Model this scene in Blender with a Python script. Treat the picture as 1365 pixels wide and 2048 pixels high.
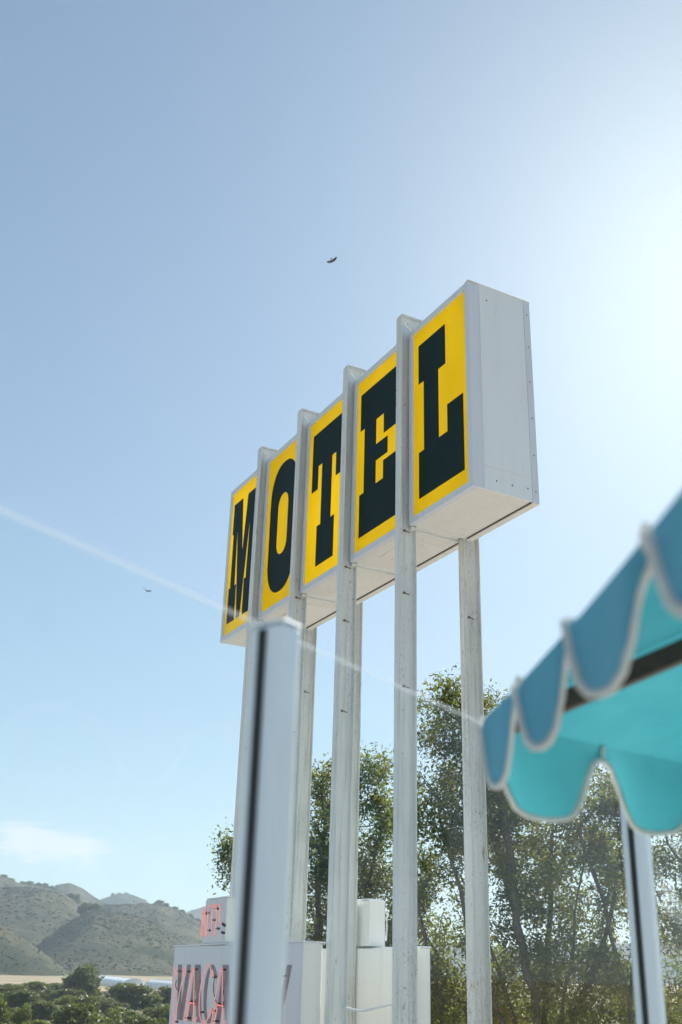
import bpy, math, random
import numpy as np
from mathutils import Vector, Matrix, noise as mnoise

for o_ in list(bpy.data.objects): bpy.data.objects.remove(o_)
scn = bpy.context.scene
col = scn.collection
rnd = random.Random(7)
rng = np.random.default_rng(7)
R = math.radians

# ------------------------------------------------------------------ camera
EYE = 6.5
PITCH, ROLL = 0.414236775, 0.0290857984
FPX = 2133.997
cp, sp, cr, sr = math.cos(PITCH), math.sin(PITCH), math.cos(ROLL), math.sin(ROLL)
_rt, _up, FWD = Vector((1, 0, 0)), Vector((0, -sp, cp)), Vector((0, cp, sp))
RGT = _rt*cr + _up*sr
UPV = _up*cr - _rt*sr
cam_d = bpy.data.cameras.new('camera'); cam = bpy.data.objects.new('camera', cam_d); col.objects.link(cam)
cam.matrix_world = Matrix(((RGT.x, UPV.x, -FWD.x, 0), (RGT.y, UPV.y, -FWD.y, 0), (RGT.z, UPV.z, -FWD.z, EYE), (0, 0, 0, 1)))
cam_d.sensor_fit = 'VERTICAL'; cam_d.sensor_height = 36; cam_d.sensor_width = 24
cam_d.lens = FPX/2048*36
cam_d.clip_start = 0.05; cam_d.clip_end = 20000
cam_d.dof.use_dof = True; cam_d.dof.focus_distance = 13.5; cam_d.dof.aperture_fstop = 3.0
scn.camera = cam

# ------------------------------------------------------------------ sky, sun, exposure
SUN_AZ, SUN_EL = R(24.5), R(35.5)
SKY_STRENGTH = 0.058
w = bpy.data.worlds.new('World'); scn.world = w; w.use_nodes = True
wn, wl = w.node_tree.nodes, w.node_tree.links
for n_ in list(wn): wn.remove(n_)
def W(t, **kw):
    n = wn.new(t)
    for k, v in kw.items(): setattr(n, k, v)
    return n
def wmath(op, a, b=None, c=None):
    n = W('ShaderNodeMath', operation=op)
    for i, v in enumerate((a, b, c)):
        if v is None: continue
        if isinstance(v, (int, float)): n.inputs[i].default_value = v
        else: wl.new(v, n.inputs[i])
    return n.outputs[0]
sky = W('ShaderNodeTexSky', sky_type='NISHITA', sun_disc=False, sun_elevation=SUN_EL, sun_rotation=SUN_AZ,
        altitude=50, air_density=1.0, dust_density=0.62, ozone_density=0.5)
geo = W('ShaderNodeTexCoord')
sep = W('ShaderNodeSeparateXYZ'); wl.new(geo.outputs['Generated'], sep.inputs[0])
az = wmath('ARCTAN2', sep.outputs[0], sep.outputs[1])
el = wmath('ARCSINE', sep.outputs[2])
comb = W('ShaderNodeCombineXYZ')
wl.new(wmath('MULTIPLY', az, 9.0), comb.inputs[0]); wl.new(wmath('MULTIPLY', el, 46.0), comb.inputs[1])
wl.new(wmath('MULTIPLY', az, 3.1), comb.inputs[2])
nz = W('ShaderNodeTexNoise'); nz.inputs['Scale'].default_value = 2.2; nz.inputs['Detail'].default_value = 9; nz.inputs['Roughness'].default_value = .62
nz.inputs['Distortion'].default_value = .8
wl.new(comb.outputs[0], nz.inputs['Vector'])
tot = None
for (a0, e0, ra, re) in ((-14.2, 5.9, 5.2, 1.35), (-52, 8.5, 9, 1.5), (58, 6.5, 8, 1.2), (-118, 7.5, 11, 1.6), (130, 9, 9, 1.4)):
    da = wmath('DIVIDE', wmath('SUBTRACT', az, R(a0)), R(ra))
    tilt = wmath('MULTIPLY', wmath('SUBTRACT', az, R(a0)), -0.10)
    de = wmath('DIVIDE', wmath('SUBTRACT', wmath('SUBTRACT', el, R(e0)), tilt), R(re))
    d2 = wmath('ADD', wmath('MULTIPLY', da, da), wmath('MULTIPLY', de, de))
    m_ = wmath('MAXIMUM', wmath('SUBTRACT', 1.0, d2), 0.0)
    tot = m_ if tot is None else wmath('MAXIMUM', tot, m_)
cm = W('ShaderNodeMapRange', interpolation_type='SMOOTHSTEP'); wl.new(wmath('ADD', wmath('MULTIPLY', tot, .55), wmath('MULTIPLY', nz.outputs['Fac'], 1.35)), cm.inputs['Value'])
cm.inputs['From Min'].default_value = .90; cm.inputs['From Max'].default_value = 1.22
cfac = wmath('MULTIPLY', wmath('MULTIPLY', cm.outputs[0], .9), wmath('MINIMUM', wmath('MULTIPLY', tot, 3.0), 1.0))
gam = W('ShaderNodeGamma'); wl.new(sky.outputs[0], gam.inputs['Color']); gam.inputs['Gamma'].default_value = .70
tintn = W('ShaderNodeMix', data_type='RGBA', blend_type='MULTIPLY'); tintn.inputs['Factor'].default_value = 1
wl.new(gam.outputs[0], tintn.inputs['A']); tintn.inputs['B'].default_value = (1.16, 1.42, 1.55, 1)
mix = W('ShaderNodeMix', data_type='RGBA'); wl.new(cfac, mix.inputs['Factor'])
wl.new(tintn.outputs['Result'], mix.inputs['A']); mix.inputs['B'].default_value = (7.4, 7.4, 7.3, 1)
bg = W('ShaderNodeBackground'); bg.inputs['Strength'].default_value = SKY_STRENGTH
wl.new(mix.outputs['Result'], bg.inputs['Color'])
wo = W('ShaderNodeOutputWorld'); wl.new(bg.outputs[0], wo.inputs[0])

sd = bpy.data.lights.new('sun', 'SUN'); sd.energy = 4.8; sd.angle = R(.53); sd.color = (1, .95, .88)
sun = bpy.data.objects.new('sun', sd); col.objects.link(sun)
sdir = Vector((math.sin(SUN_AZ)*math.cos(SUN_EL), math.cos(SUN_AZ)*math.cos(SUN_EL), math.sin(SUN_EL)))
sun.rotation_euler = sdir.to_track_quat('Z', 'Y').to_euler(); sun.location = (30, 60, 60)

scn.view_settings.view_transform = 'Standard'; scn.view_settings.look = 'None'
scn.view_settings.gamma = 1; scn.view_settings.use_curve_mapping = False
scn.view_settings.exposure = 1.2
scn.render.engine = 'CYCLES'
scn.cycles.max_bounces = 10; scn.cycles.transparent_max_bounces = 16; scn.cycles.volume_bounces = 0
scn.cycles.sample_clamp_indirect = 8

# ------------------------------------------------------------------ helpers
def ray(px, py):
    """direction from the eye through a point of the picture (used to place things at their own distances)"""
    return FWD + RGT*((px-682.5)/FPX) - UPV*((py-1024)/FPX)
def at(px, py, dist):
    d = ray(px, py); k = dist/math.hypot(d.x, d.y)
    return Vector((d.x*k, d.y*k, EYE + d.z*k))

class MB:
    def __init__(s): s.v = []; s.f = []
    def add(s, vs, fs):
        b = len(s.v); s.v += [tuple(q) for q in vs]; s.f += [tuple(i+b for i in q) for q in fs]; return s
    def box(s, x0, x1, y0, y1, z0, z1):
        if x0 > x1: x0, x1 = x1, x0
        if y0 > y1: y0, y1 = y1, y0
        if z0 > z1: z0, z1 = z1, z0
        return s.add([(x0,y0,z0),(x1,y0,z0),(x1,y1,z0),(x0,y1,z0),(x0,y0,z1),(x1,y0,z1),(x1,y1,z1),(x0,y1,z1)],
                     [(0,3,2,1),(4,5,6,7),(0,1,5,4),(1,2,6,5),(2,3,7,6),(3,0,4,7)])
    def prism_y(s, poly, y0, y1):
        """polygon in x/z (any winding) extruded from y0 (front) to y1"""
        a = sum(poly[i][0]*poly[(i+1) % len(poly)][1]-poly[(i+1) % len(poly)][0]*poly[i][1] for i in range(len(poly)))
        if a < 0: poly = poly[::-1]
        n = len(poly)
        vs = [(x, y0, z) for x, z in poly]+[(x, y1, z) for x, z in poly]
        fs = [tuple(range(n)), tuple(range(2*n-1, n-1, -1))]
        fs += [(i, n+i, n+(i+1) % n, (i+1) % n) for i in range(n)]
        return s.add(vs, fs)
    def ring_y(s, outer, inner, y0, y1):
        n = len(outer)
        vs = [(x, y0, z) for x, z in outer]+[(x, y0, z) for x, z in inner]+[(x, y1, z) for x, z in outer]+[(x, y1, z) for x, z in inner]
        fs = []
        for i in range(n):
            j = (i+1) % n
            fs += [(i, j, n+j, n+i), (2*n+i, 3*n+i, 3*n+j, 2*n+j), (i, 2*n+i, 2*n+j, j), (n+i, n+j, 3*n+j, 3*n+i)]
        return s.add(vs, fs)
    def tube(s, pts, r, sides=6, cap=True, closed=False):
        pts = [Vector(p_) for p_ in pts]; n = len(pts)
        rs = list(r) if hasattr(r, '__len__') else [r]*n
        rows = []; prev = None
        for i, p_ in enumerate(pts):
            if closed: t = pts[(i+1) % n]-pts[i-1]
            else: t = pts[min(i+1, n-1)]-pts[max(i-1, 0)]
            if t.length < 1e-9: t = Vector((0, 0, 1))
            t.normalize()
            if prev is None:
                a = Vector((0, 0, 1)) if abs(t.z) < .9 else Vector((1, 0, 0))
                u = t.cross(a).normalized()
            else:
                u = (prev - t*prev.dot(t))
                u = u.normalized() if u.length > 1e-6 else t.orthogonal().normalized()
            prev = u; v = t.cross(u)
            rows.append([p_+(u*math.cos(2*math.pi*k/sides)+v*math.sin(2*math.pi*k/sides))*rs[i] for k in range(sides)])
        vs = [q for row in rows for q in row]; fs = []
        for i in range(n if closed else n-1):
            j = (i+1) % n
            for k in range(sides):
                l = (k+1) % sides
                fs.append((i*sides+k, i*sides+l, j*sides+l, j*sides+k))
        if cap and not closed:
            fs.append(tuple(range(sides-1, -1, -1))); fs.append(tuple((n-1)*sides+k for k in range(sides)))
        return s.add(vs, fs)
    def build(s, name, mat, parent=None, smooth=False, bevel=0, label=None):
        me = bpy.data.meshes.new(name); me.from_pydata(s.v, [], s.f); me.update()
        if smooth: me.shade_smooth()
        o = bpy.data.objects.new(name, me); col.objects.link(o)
        if mat: me.materials.append(mat)
        if parent: o.parent = parent
        if bevel:
            b = o.modifiers.new('bevel', 'BEVEL'); b.width = bevel; b.segments = 2; b.limit_method = 'ANGLE'; b.angle_limit = R(40)
        if label: o['label'] = label
        return o

def empty(name, loc=(0, 0, 0), rz=0):
    o = bpy.data.objects.new(name, None); col.objects.link(o); o.location = loc; o.rotation_euler = (0, 0, rz); return o
def tag(o, label=None, cat=None, group=None, kind=None):
    for k, v in (('label', label), ('category', cat), ('group', group), ('kind', kind)):
        if v: o[k] = v
    return o
def copy_tree(o, parent=None):
    c = o.copy(); col.objects.link(c); c.parent = parent
    for ch in list(o.children): copy_tree(ch, c)
    return c
def npmesh(name, V, F, mat, parent=None, attr=None, smooth=False):
    V = np.asarray(V, np.float32); F = np.asarray(F, np.int32)
    me = bpy.data.meshes.new(name)
    me.vertices.add(len(V)); me.vertices.foreach_set('co', V.ravel())
    k = F.shape[1]
    me.loops.add(F.size); me.loops.foreach_set('vertex_index', F.ravel())
    me.polygons.add(len(F)); me.polygons.foreach_set('loop_start', np.arange(0, F.size, k, dtype=np.int32))
    if attr is not None:
        a = me.attributes.new('tint', 'FLOAT', 'POINT'); a.data.foreach_set('value', np.asarray(attr, np.float32))
    me.update(calc_edges=True); me.validate()
    if smooth: me.shade_smooth()
    me.materials.append(mat)
    o = bpy.data.objects.new(name, me); col.objects.link(o)
    if parent: o.parent = parent
    return o

# ------------------------------------------------------------------ materials
class NT:
    def __init__(s, name):
        s.m = bpy.data.materials.new(name); s.m.use_nodes = True
        s.n, s.l = s.m.node_tree.nodes, s.m.node_tree.links
        for q in list(s.n): s.n.remove(q)
        s.out = s.n.new('ShaderNodeOutputMaterial')
    def node(s, t, ins=None, **kw):
        q = s.n.new(t)
        for k, v in kw.items(): setattr(q, k, v)
        for k, v in (ins or {}).items(): s.put(q, k, v)
        return q
    def put(s, q, k, v):
        if isinstance(v, bpy.types.NodeSocket): s.l.new(v, q.inputs[k])
        else: q.inputs[k].default_value = v
    def mth(s, op, a, b=0.0):
        q = s.node('ShaderNodeMath', operation=op); s.put(q, 0, a); s.put(q, 1, b); return q.outputs[0]
    def coord(s, scale=(1, 1, 1), obj=True):
        if obj: v = s.node('ShaderNodeTexCoord').outputs['Object']
        else: v = s.node('ShaderNodeNewGeometry').outputs['Position']
        return s.node('ShaderNodeMapping', {'Vector': v, 'Scale': scale}).outputs[0]
    def noise(s, vec, scale, detail=6, rough=.6, dist=0):
        return s.node('ShaderNodeTexNoise', {'Vector': vec, 'Scale': scale, 'Detail': detail, 'Roughness': rough, 'Distortion': dist}).outputs['Fac']
    def rng(s, v, a, b, c=0., d=1.):
        return s.node('ShaderNodeMapRange', {'Value': v, 'From Min': a, 'From Max': b, 'To Min': c, 'To Max': d}, interpolation_type='SMOOTHSTEP').outputs[0]
    def mix(s, f, a, b):
        q = s.node('ShaderNodeMix', data_type='RGBA'); s.put(q, 'Factor', f)
        for k, v in (('A', a), ('B', b)): s.put(q, k, v if isinstance(v, bpy.types.NodeSocket) else (*v, 1))
        return q.outputs['Result']
    def bump(s, h, strength=.3, dist=.01):
        return s.node('ShaderNodeBump', {'Height': h, 'Strength': strength, 'Distance': dist}).outputs[0]
    def pbr(s, color, rough=.5, metal=0, normal=None, spec=.5):
        q = s.node('ShaderNodeBsdfPrincipled', {'Roughness': rough, 'Metallic': metal, 'Specular IOR Level': spec})
        s.put(q, 'Base Color', color if isinstance(color, bpy.types.NodeSocket) else (*color, 1))
        if normal: s.put(q, 'Normal', normal)
        return q.outputs[0]
    def done(s, sh): s.l.new(sh, s.out.inputs[0]); return s.m

def plain(name, c, rough=.5, metal=0, var=.12, scale=8):
    t = NT(name); v = t.coord(obj=False)
    n1 = t.noise(v, scale, 5)
    dark = tuple(q*(1-var*2) for q in c)
    return t.done(t.pbr(t.mix(t.rng(n1, .35, .7), c, dark), rough, metal))

def painted(name, c, grime=.5, rust=.5, streak=6., grain=1.0, rth=.66):
    """old enamel paint: dirt streaks running down, chips down to primer, small rust blooms"""
    t = NT(name)
    v = t.coord((1, 1, 1)); vs = t.coord((streak, streak, .22))
    st = t.rng(t.noise(vs, 3.0, 7, .65), .46, .74)
    bl = t.rng(t.noise(v, 1.3, 5, .6), .35, .75)
    sp_ = t.rng(t.noise(t.coord((1, 1, .45)), 30, 3, .7), .585, .70)
    ch = t.rng(t.noise(t.coord((1, 1, .8)), 13, 4, .65), .70, .715)
    ru = t.rng(t.noise(t.coord((2.3, 2.3, .7)), 5.5, 6, .7), rth, rth+.04)
    c1 = t.mix(t.mth('MULTIPLY', st, .42*grime), c, (.30, .29, .24))
    c2 = t.mix(t.mth('MULTIPLY', bl, .30*grime), c1, tuple(q*.72 for q in c))
    patch = t.rng(t.noise(t.coord((1.6, 1.6, .5)), 1.1, 4, .6), .44, .66, .12, 1.)
    fine = t.rng(t.noise(t.coord((1, 1, .5)), 85, 2, .6), .5, .72)
    c3 = t.mix(t.mth('MULTIPLY', t.mth('MULTIPLY', sp_, patch), .5*grime*grain), c2, (.22, .21, .17))
    c3 = t.mix(t.mth('MULTIPLY', t.mth('MULTIPLY', fine, patch), .34*grime*grain), c3, (.30, .29, .25))
    c4 = t.mix(t.mth('MULTIPLY', ch, .8*min(1, rust)), c3, (.17, .145, .11))
    c5 = t.mix(t.mth('MULTIPLY', ru, .85*rust), c4, (.33, .15, .055))
    rough = t.rng(st, 0, 1, .42, .7)
    return t.done(t.pbr(c5, rough, 0, t.bump(t.mth('ADD', t.mth('MULTIPLY', ch, -1.), t.mth('MULTIPLY', bl, .3)), .35, .004), .4))

M_post = painted('weathered white post paint', (.77, .80, .79), 1.1, .6, 6, 1.2, .645)
M_post2 = painted('stained rear post paint', (.74, .75, .72), 1.7, .7, 7, 1.3, .63)
M_cab = painted('white cabinet paint', (.80, .84, .86), .16, .35, 2, .8)
M_under = painted('cabinet underside paint', (.80, .775, .73), .3, 1.0, 1, .5, .645)  # beige of the bounce from the ground is put into the base colour
M_frame = painted('aluminium retainer frame', (.70, .74, .80), .35, .12, 5, .5)
M_vface = painted('vacancy face paint', (.66, .70, .77), .25, .1, 3, .4)
M_vside = painted('vacancy side paint with bounce tint', (.83, .83, .79), .25, .15, 3, .4)  # white sides; warm light from below is put into the colour
M_letterpaint = plain('faded plum letter paint', (.28, .25, .29), .6, 0, .2, 5)
M_dark = plain('black glass support', (.02, .02, .022), .35)
M_bolt = plain('rusty bolt', (.22, .16, .11), .7, .3, .3, 60)
M_seam = plain('dark seam', (.05, .045, .04), .9)

def acrylic(name, c, tr=.80):
    t = NT(name); v = t.coord()
    n1 = t.rng(t.noise(t.coord((1, 1, .35)), 2.2, 5), .3, .75)
    cc = t.mix(t.mth('MULTIPLY', n1, .16), c, (c[0]*.86, c[1]*.82, c[2]+.03))
    d = t.pbr(cc, .28, 0, None, .45)
    tl = t.node('ShaderNodeBsdfTranslucent', {'Color': cc}).outputs[0]
    mx = t.node('ShaderNodeMixShader', {0: tr, 1: d, 2: tl}).outputs[0]
    # emission added to brighten the panels, as if unseen tubes were on
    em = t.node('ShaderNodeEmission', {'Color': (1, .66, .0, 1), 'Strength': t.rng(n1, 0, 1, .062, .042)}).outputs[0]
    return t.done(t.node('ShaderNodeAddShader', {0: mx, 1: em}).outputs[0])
M_yellow = acrylic('yellow sign acrylic', (.95, .75, .012))
t = NT('bottle green letter vinyl'); v = t.coord()
M_letter = t.done(t.pbr(t.mix(t.rng(t.noise(v, 1.4, 5), .3, .7), (.003, .0155, .013), (.0045, .021, .0175)), .5, 0, None, .12))

t = NT('lit red neon'); 
lw = t.node('ShaderNodeLayerWeight', {'Blend': .35})
e1 = t.node('ShaderNodeEmission', {'Color': t.mix(lw.outputs['Facing'], (1, .38, .32), (1, .17, .13)), 'Strength': .44}).outputs[0]
g1 = t.pbr((.8, .5, .45), .12)
M_neon = t.done(t.node('ShaderNodeMixShader', {0: .25, 1: e1, 2: g1}).outputs[0])
t = NT('unlit milky glass tube'); M_tube = t.done(t.pbr((.75, .74, .70), .12))

# ------------------------------------------------------------------ setting: ground, lot, terrace
def ground_z(r):
    xs = (0, 150, 400, 650, 900, 1600, 6000); zs = (0, 0, 2.4, 6.2, 9, 14, 20)
    return float(np.interp(r, xs, zs))
def g_at(x, y): return ground_z(math.hypot(x, y))
t = NT('valley ground')
vp = t.coord(obj=False)
far = t.node('ShaderNodeVectorMath', {0: t.node('ShaderNodeNewGeometry').outputs['Position']}, operation='LENGTH').outputs['Value']
n1 = t.noise(vp, .02, 8, .65); n2 = t.noise(vp, .35, 8, .7)
gr = t.mix(t.rng(n2, .3, .7), (.105, .10, .05), (.19, .165, .10))
fd = t.mix(t.rng(n1, .35, .62), (.33, .26, .18), (.24, .20, .12))
gc = t.mix(t.rng(far, 260, 380), gr, fd)
M_ground = t.done(t.pbr(gc, .95, 0, t.bump(n2, .6, .2), .1))
rings = [0, 6, 12, 20, 30, 45, 65, 90, 120, 150, 190, 240, 300, 360, 420, 500, 580, 660, 760, 900, 1100, 1400, 1800, 2300, 2800, 3300]
NA = 96; V = [(0, 0, 0)]; F = []
for r_ in rings[1:]:
    for k in range(NA):
        a = 2*math.pi*k/NA; x, y = r_*math.sin(a), r_*math.cos(a)
        nzv = 0 if r_ < 60 else mnoise.noise((x*.004, y*.004, 1.7))*min(1.6, r_*.003)
        V.append((x, y, ground_z(r_)+nzv))
for k in range(NA): F.append((0, 1+(k+1) % NA, 1+k))
gm = MB(); gm.add(V, F)
for i in range(len(rings)-2):
    for k in range(NA):
        a, b = 1+i*NA+k, 1+i*NA+(k+1) % NA
        gm.f.append((a, b, b+NA, a+NA))
tag(gm.build('ground', M_ground, smooth=True), 'dry valley ground and tan field below the hills', kind='structure')

t = NT('pale concrete lot'); vp = t.coord(obj=False)
n1 = t.noise(vp, .5, 8, .65); n2 = t.noise(vp, 6, 6, .7)
M_lot = t.done(t.pbr(t.mix(t.rng(n1, .3, .72), (.47, .445, .40), (.37, .35, .315)), .9, 0, t.bump(n2, .3, .01), .2))
lot = MB().box(-26, 30, -22, 34, -.3, .05)
tag(lot.build('parking_lot', M_lot), 'pale concrete lot around the sign posts', kind='structure')
t = NT('terrace plaster'); vp = t.coord(obj=False)
M_plaster = t.done(t.pbr(t.mix(t.rng(t.noise(vp, 1.2, 6), .3, .7), (.62, .59, .54), (.52, .5, .46)), .85))
FLOOR = EYE-1.5
tb = MB().box(-9, 9, -9, 1.0, .05, FLOOR-.25)
tag(tb.build('terrace_building', M_plaster), 'plain plaster building carrying the roof terrace', 'building')

# glass screen line on the terrace: through two points found from the picture
H_G = .50
g0, g1_ = Vector((-.81, 2.327))*H_G, Vector((1.547, 5.82))*H_G
gd = (g1_-g0).normalized(); gn = Vector((-gd.y, gd.x))     # gn points away from the terrace
def gpt(px):
    """point of the glass line seen in picture column px (at the top edge)"""
    best = None
    for k in range(-400, 900):
        q = g0+gd*(k*.01); d = Vector((q.x, q.y, H_G)); 
        dep = d.dot(FWD)
        if dep < .2: continue
        x = 682.5+FPX*d.dot(RGT)/dep
        if best is None or abs(x-px) < best[0]: best = (abs(x-px), k*.01)
    return best[1]
k1 = gpt(548); k2 = k1+3.27*H_G+.0
deck = MB()
pa, pb = g0+gd*(-5.0), g0+gd*8.5
poly = [pa+gn*.12, pb+gn*.12, pb-gn*9.5, pa-gn*9.5]
deck.add([(q.x, q.y, FLOOR-.25) for q in poly]+[(q.x, q.y, FLOOR) for q in poly],
         [(0, 1, 2, 3), (7, 6, 5, 4), (1, 0, 4, 5), (2, 1, 5, 6), (3, 2, 6, 7), (0, 3, 7, 4)])
tag(deck.build('terrace_floor', M_plaster), 'pale terrace floor behind the glass screen', kind='structure')

# ------------------------------------------------------------------ MOTEL sign
S = 2.8
ZB = EYE+1.84613621*S
OX, OY = .528389687*S, 3.89561124*S
TH = -0.489706521
ah = Vector((math.sin(TH), math.cos(TH))); nh = Vector((math.cos(TH), -math.sin(TH)))
SC, NC = 1.3135, .168
ctr = Vector((OX, OY))+ah*(SC*S)+nh*(NC*S)
RZ = math.atan2(-ah.y, -ah.x)
sign = tag(empty('motel_sign', (ctr.x, ctr.y, .05), RZ), 'tall yellow MOTEL sign with dark letters on weathered white I-beam posts', 'sign')
def X(s): return (SC-s)*S
def Y(n): return (n-NC)*S
def Z(t_): return ZB+t_*S-.05
CW, PITCHS, DEP = .486, .533, .337
FR = .03
# letters: polygons in (s, t)
def sym(c, half): return [(c+a, b) for a, b in half]+[(c-a, b) for a, b in half[::-1]]
T0, T1, B1, B0 = .886, .679, .326, .100
letL = [(.412, T0), (.192, T0), (.192, T1), (.250, T1), (.250, .334), (.183, .334), (.183, .465), (.062, .465), (.062, B0), (.411, B0), (.411, B1), (.369, B1), (.369, T1), (.412, T1)]
letE = [(.951, T0), (.598, T0), (.598, .571), (.724, .571), (.724, T1), (.796, T1), (.796, .541), (.686, .541), (.686, .453), (.796, .453), (.796, .331), (.726, .331), (.726, .425), (.598, .425), (.598, B0), (.951, B0), (.951, B1), (.910, B1), (.910, T1), (.951, T1)]
letT = sym(1.307, [(.1705, T0), (.1705, .542), (.1, .542), (.1, T1), (.056, T1), (.056, B1), (.095, B1), (.095, B0)])
cM = 2.392
letM = [(cM+.171, T0), (cM+.04, T0), (cM, .514), (cM-.04, T0), (cM-.171, T0), (cM-.171, T1), (cM-.155, T1), (cM-.15, B1), (cM-.171, B1), (cM-.171, B0), (cM-.058, B0), (cM-.055, B1), (cM-.081, B1), (cM-.09, .713),
        (cM-.022, B0), (cM+.028, B0), (cM+.098, .713), (cM+.087, B1), (cM+.06, B1), (cM+.058, B0), (cM+.171, B0), (cM+.171, B1), (cM+.15, B1), (cM+.155, T1), (cM+.171, T1)]
def oval(c, a, z0, z1, rz, n=48, e=2.25):
    out = []
    for k in range(n):
        th = 2*math.pi*k/n; cs, sn = math.cos(th), math.sin(th)
        x = a*math.copysign(abs(cs)**(2/e), cs); y = rz*math.copysign(abs(sn)**(2/e), sn)
        out.append((c+x, (z1-rz if y >= 0 else z0+rz)+y))
    return out
for k, nm in enumerate('LETOM'):
    s0, s1 = PITCHS*k, PITCHS*k+CW
    if k == 4: s1 = 2.6275
    sm = (s0+s1)/2
    x0, x1 = X(s1), X(s0)
    tck = .018
    MB().box(x0+.02, x1-.02, Y(.012), Y(DEP-.012), Z(0)+.012, Z(0)+.012+tck).build('cabinet_bottom', M_under, sign, bevel=.003)
    MB().box(x0+.02, x1-.02, Y(.012), Y(DEP-.012), Z(1)-.03, Z(1)-.012).build('cabinet_top', M_under, sign, bevel=.003)
    for xa, xb in ((x0+.004, x0+.02), (x1-.02, x1-.004)):
        MB().box(xa, xb, Y(.03), Y(DEP-.03), Z(0)+.004, Z(1)-.004).build('cabinet_side', M_cab, sign, bevel=.003)
    for ya, yb, side in ((Y(0), Y(.026), -1), (Y(DEP-.026), Y(DEP), 1)):
        fo = [(x0, Z(0)), (x1, Z(0)), (x1, Z(1)), (x0, Z(1))]; g = FR*S
        fi = [(x0+g, Z(0)+g), (x1-g, Z(0)+g), (x1-g, Z(1)-g), (x0+g, Z(1)-g)]
        fr = MB().ring_y(fo, fi, ya, yb).build('retainer_frame', M_frame, sign, bevel=.005)
        py_ = Y(.010) if side < 0 else Y(DEP-.010)
        pn = MB(); nx, nz_ = 6, 12
        xa, xb, za, zb = x0+g-.012, x1-g+.012, Z(0)+g-.012, Z(1)-g+.012
        vs = []
        for j in range(nz_+1):
            for i in range(nx+1):
                u_, v_ = i/nx, j/nz_
                vs.append((xa+(xb-xa)*u_, py_+side*.006*math.sin(math.pi*u_)*math.sin(math.pi*v_), za+(zb-za)*v_))
        fs = []
        for j in range(nz_):
            for i in range(nx):
                a = j*(nx+1)+i
                q = (a, a+1, a+nx+2, a+nx+1); fs.append(q if side < 0 else q[::-1])
        panel = pn.add(vs, fs).build('sign_panel', M_yellow, sign, smooth=True)
        def mp(poly):
            if side < 0: return [(X(a), Z(b)) for a, b in poly]
            return [(X(2*sm-a) if False else X(a), Z(b)) for a, b in poly]
        yl0, yl1 = (py_-.010, py_-.007) if side < 0 else (py_+.007, py_+.010)
        lm = MB()
        # the far face reads MOTEL from behind: letters in mirrored order
        if side < 0:
            nm2, ds, mir = nm, 0, None
        else:
            kk = 4-k; nm2 = 'LETOM'[kk]; mir = 2.6275
        polyd = {'L': letL, 'E': letE, 'T': letT, 'M': letM}
        if nm2 == 'O':
            po, pi_ = oval(1.833, .170, B0-.004, T0+.004, .215), oval(1.833, .066, .318, .688, .085)
        else:
            po, pi_ = polyd[nm2], None
        if side > 0:
            po = [(mir-a, b) for a, b in po]; pi_ = [(mir-a, b) for a, b in pi_] if pi_ else None
        conv = lambda pl: [(X(a), Z(b)) for a, b in pl]
        if pi_:
            A_, B_ = conv(po), conv(pi_)
            if side < 0: A_, B_ = A_[::-1], B_[::-1]
            lm.ring_y(A_, B_, yl0, yl1)
        else: lm.prism_y(conv(po), yl0, yl1)
        lo = lm.build('letter_'+nm2.lower(), M_letter, panel)
        lo['label'] = 'dark bottle green letter %s' % nm2
# right-hand end cladding with corner trims and rivets
ex = X(0)
MB().box(ex-.004, ex+.003, Y(.004), Y(.058), Z(0)+.004, Z(1)-.004).build('corner_trim', M_frame, sign, bevel=.002)
MB().box(ex-.004, ex+.005, Y(DEP-.032), Y(DEP)+.004, Z(0)-.006, Z(1)+.006).build('corner_trim', M_frame, sign, bevel=.002)
MB().box(ex-.004, ex+.0015, Y(.06), Y(DEP-.034), Z(0)+.002, Z(.105)).build('end_panel', M_cab, sign, bevel=.0015)
MB().box(ex-.004, ex+.0015, Y(.06), Y(DEP-.034), Z(.108), Z(1)+.004).build('end_panel', M_cab, sign, bevel=.0015)
MB().box(ex-.06, ex+.012, Y(.0), Y(DEP)+.008, Z(1)+.004, Z(1)+.012).build('drip_cap', M_under, sign)
rv = []
for t_ in (.05, .22, .4, .58, .76, .93):
    rv.append((DEP-.016, t_))
rv += [(.12, .05), (.2, .05), (.28, .055), (.1, .93)]
for n_, t_ in rv:
    m = MB(); m.tube([(ex-.002, Y(n_), Z(t_)), (ex+.010, Y(n_), Z(t_))], .008, 8); m.build('rivet', M_frame if n_ < .05 else M_bolt, sign)
# underside lips, seams, hatches
for k in range(5):
    x0, x1 = X(PITCHS*k+CW), X(PITCHS*k)
    if k == 4: x0 = X(2.6275)
    MB().box(x0, x1, Y(DEP-.030), Y(DEP)+.004, Z(0)-.012, Z(0)+.006).build('bottom_lip', M_under, sign, bevel=.003)
    MB().box(x0+.03, x1-.03, Y(DEP-.0345), Y(DEP-.0315), Z(0)-.002, Z(0)+.010).build('lip_seam', M_seam, sign)
    if k in (1, 3):
        MB().box(x0+.35, x1-.25, Y(.09), Y(.24), Z(0)+.004, Z(0)+.0125).build('access_hatch', M_under, sign, bevel=.002)
for k in range(1, 5):
    xa, xb = X(PITCHS*k), X(PITCHS*k-PITCHS+CW)
    MB().box(xa+.001, xb-.001, Y(.05), Y(.287), Z(0)+.03, Z(0)+.045).build('gap_plate', M_under, sign)

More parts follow.
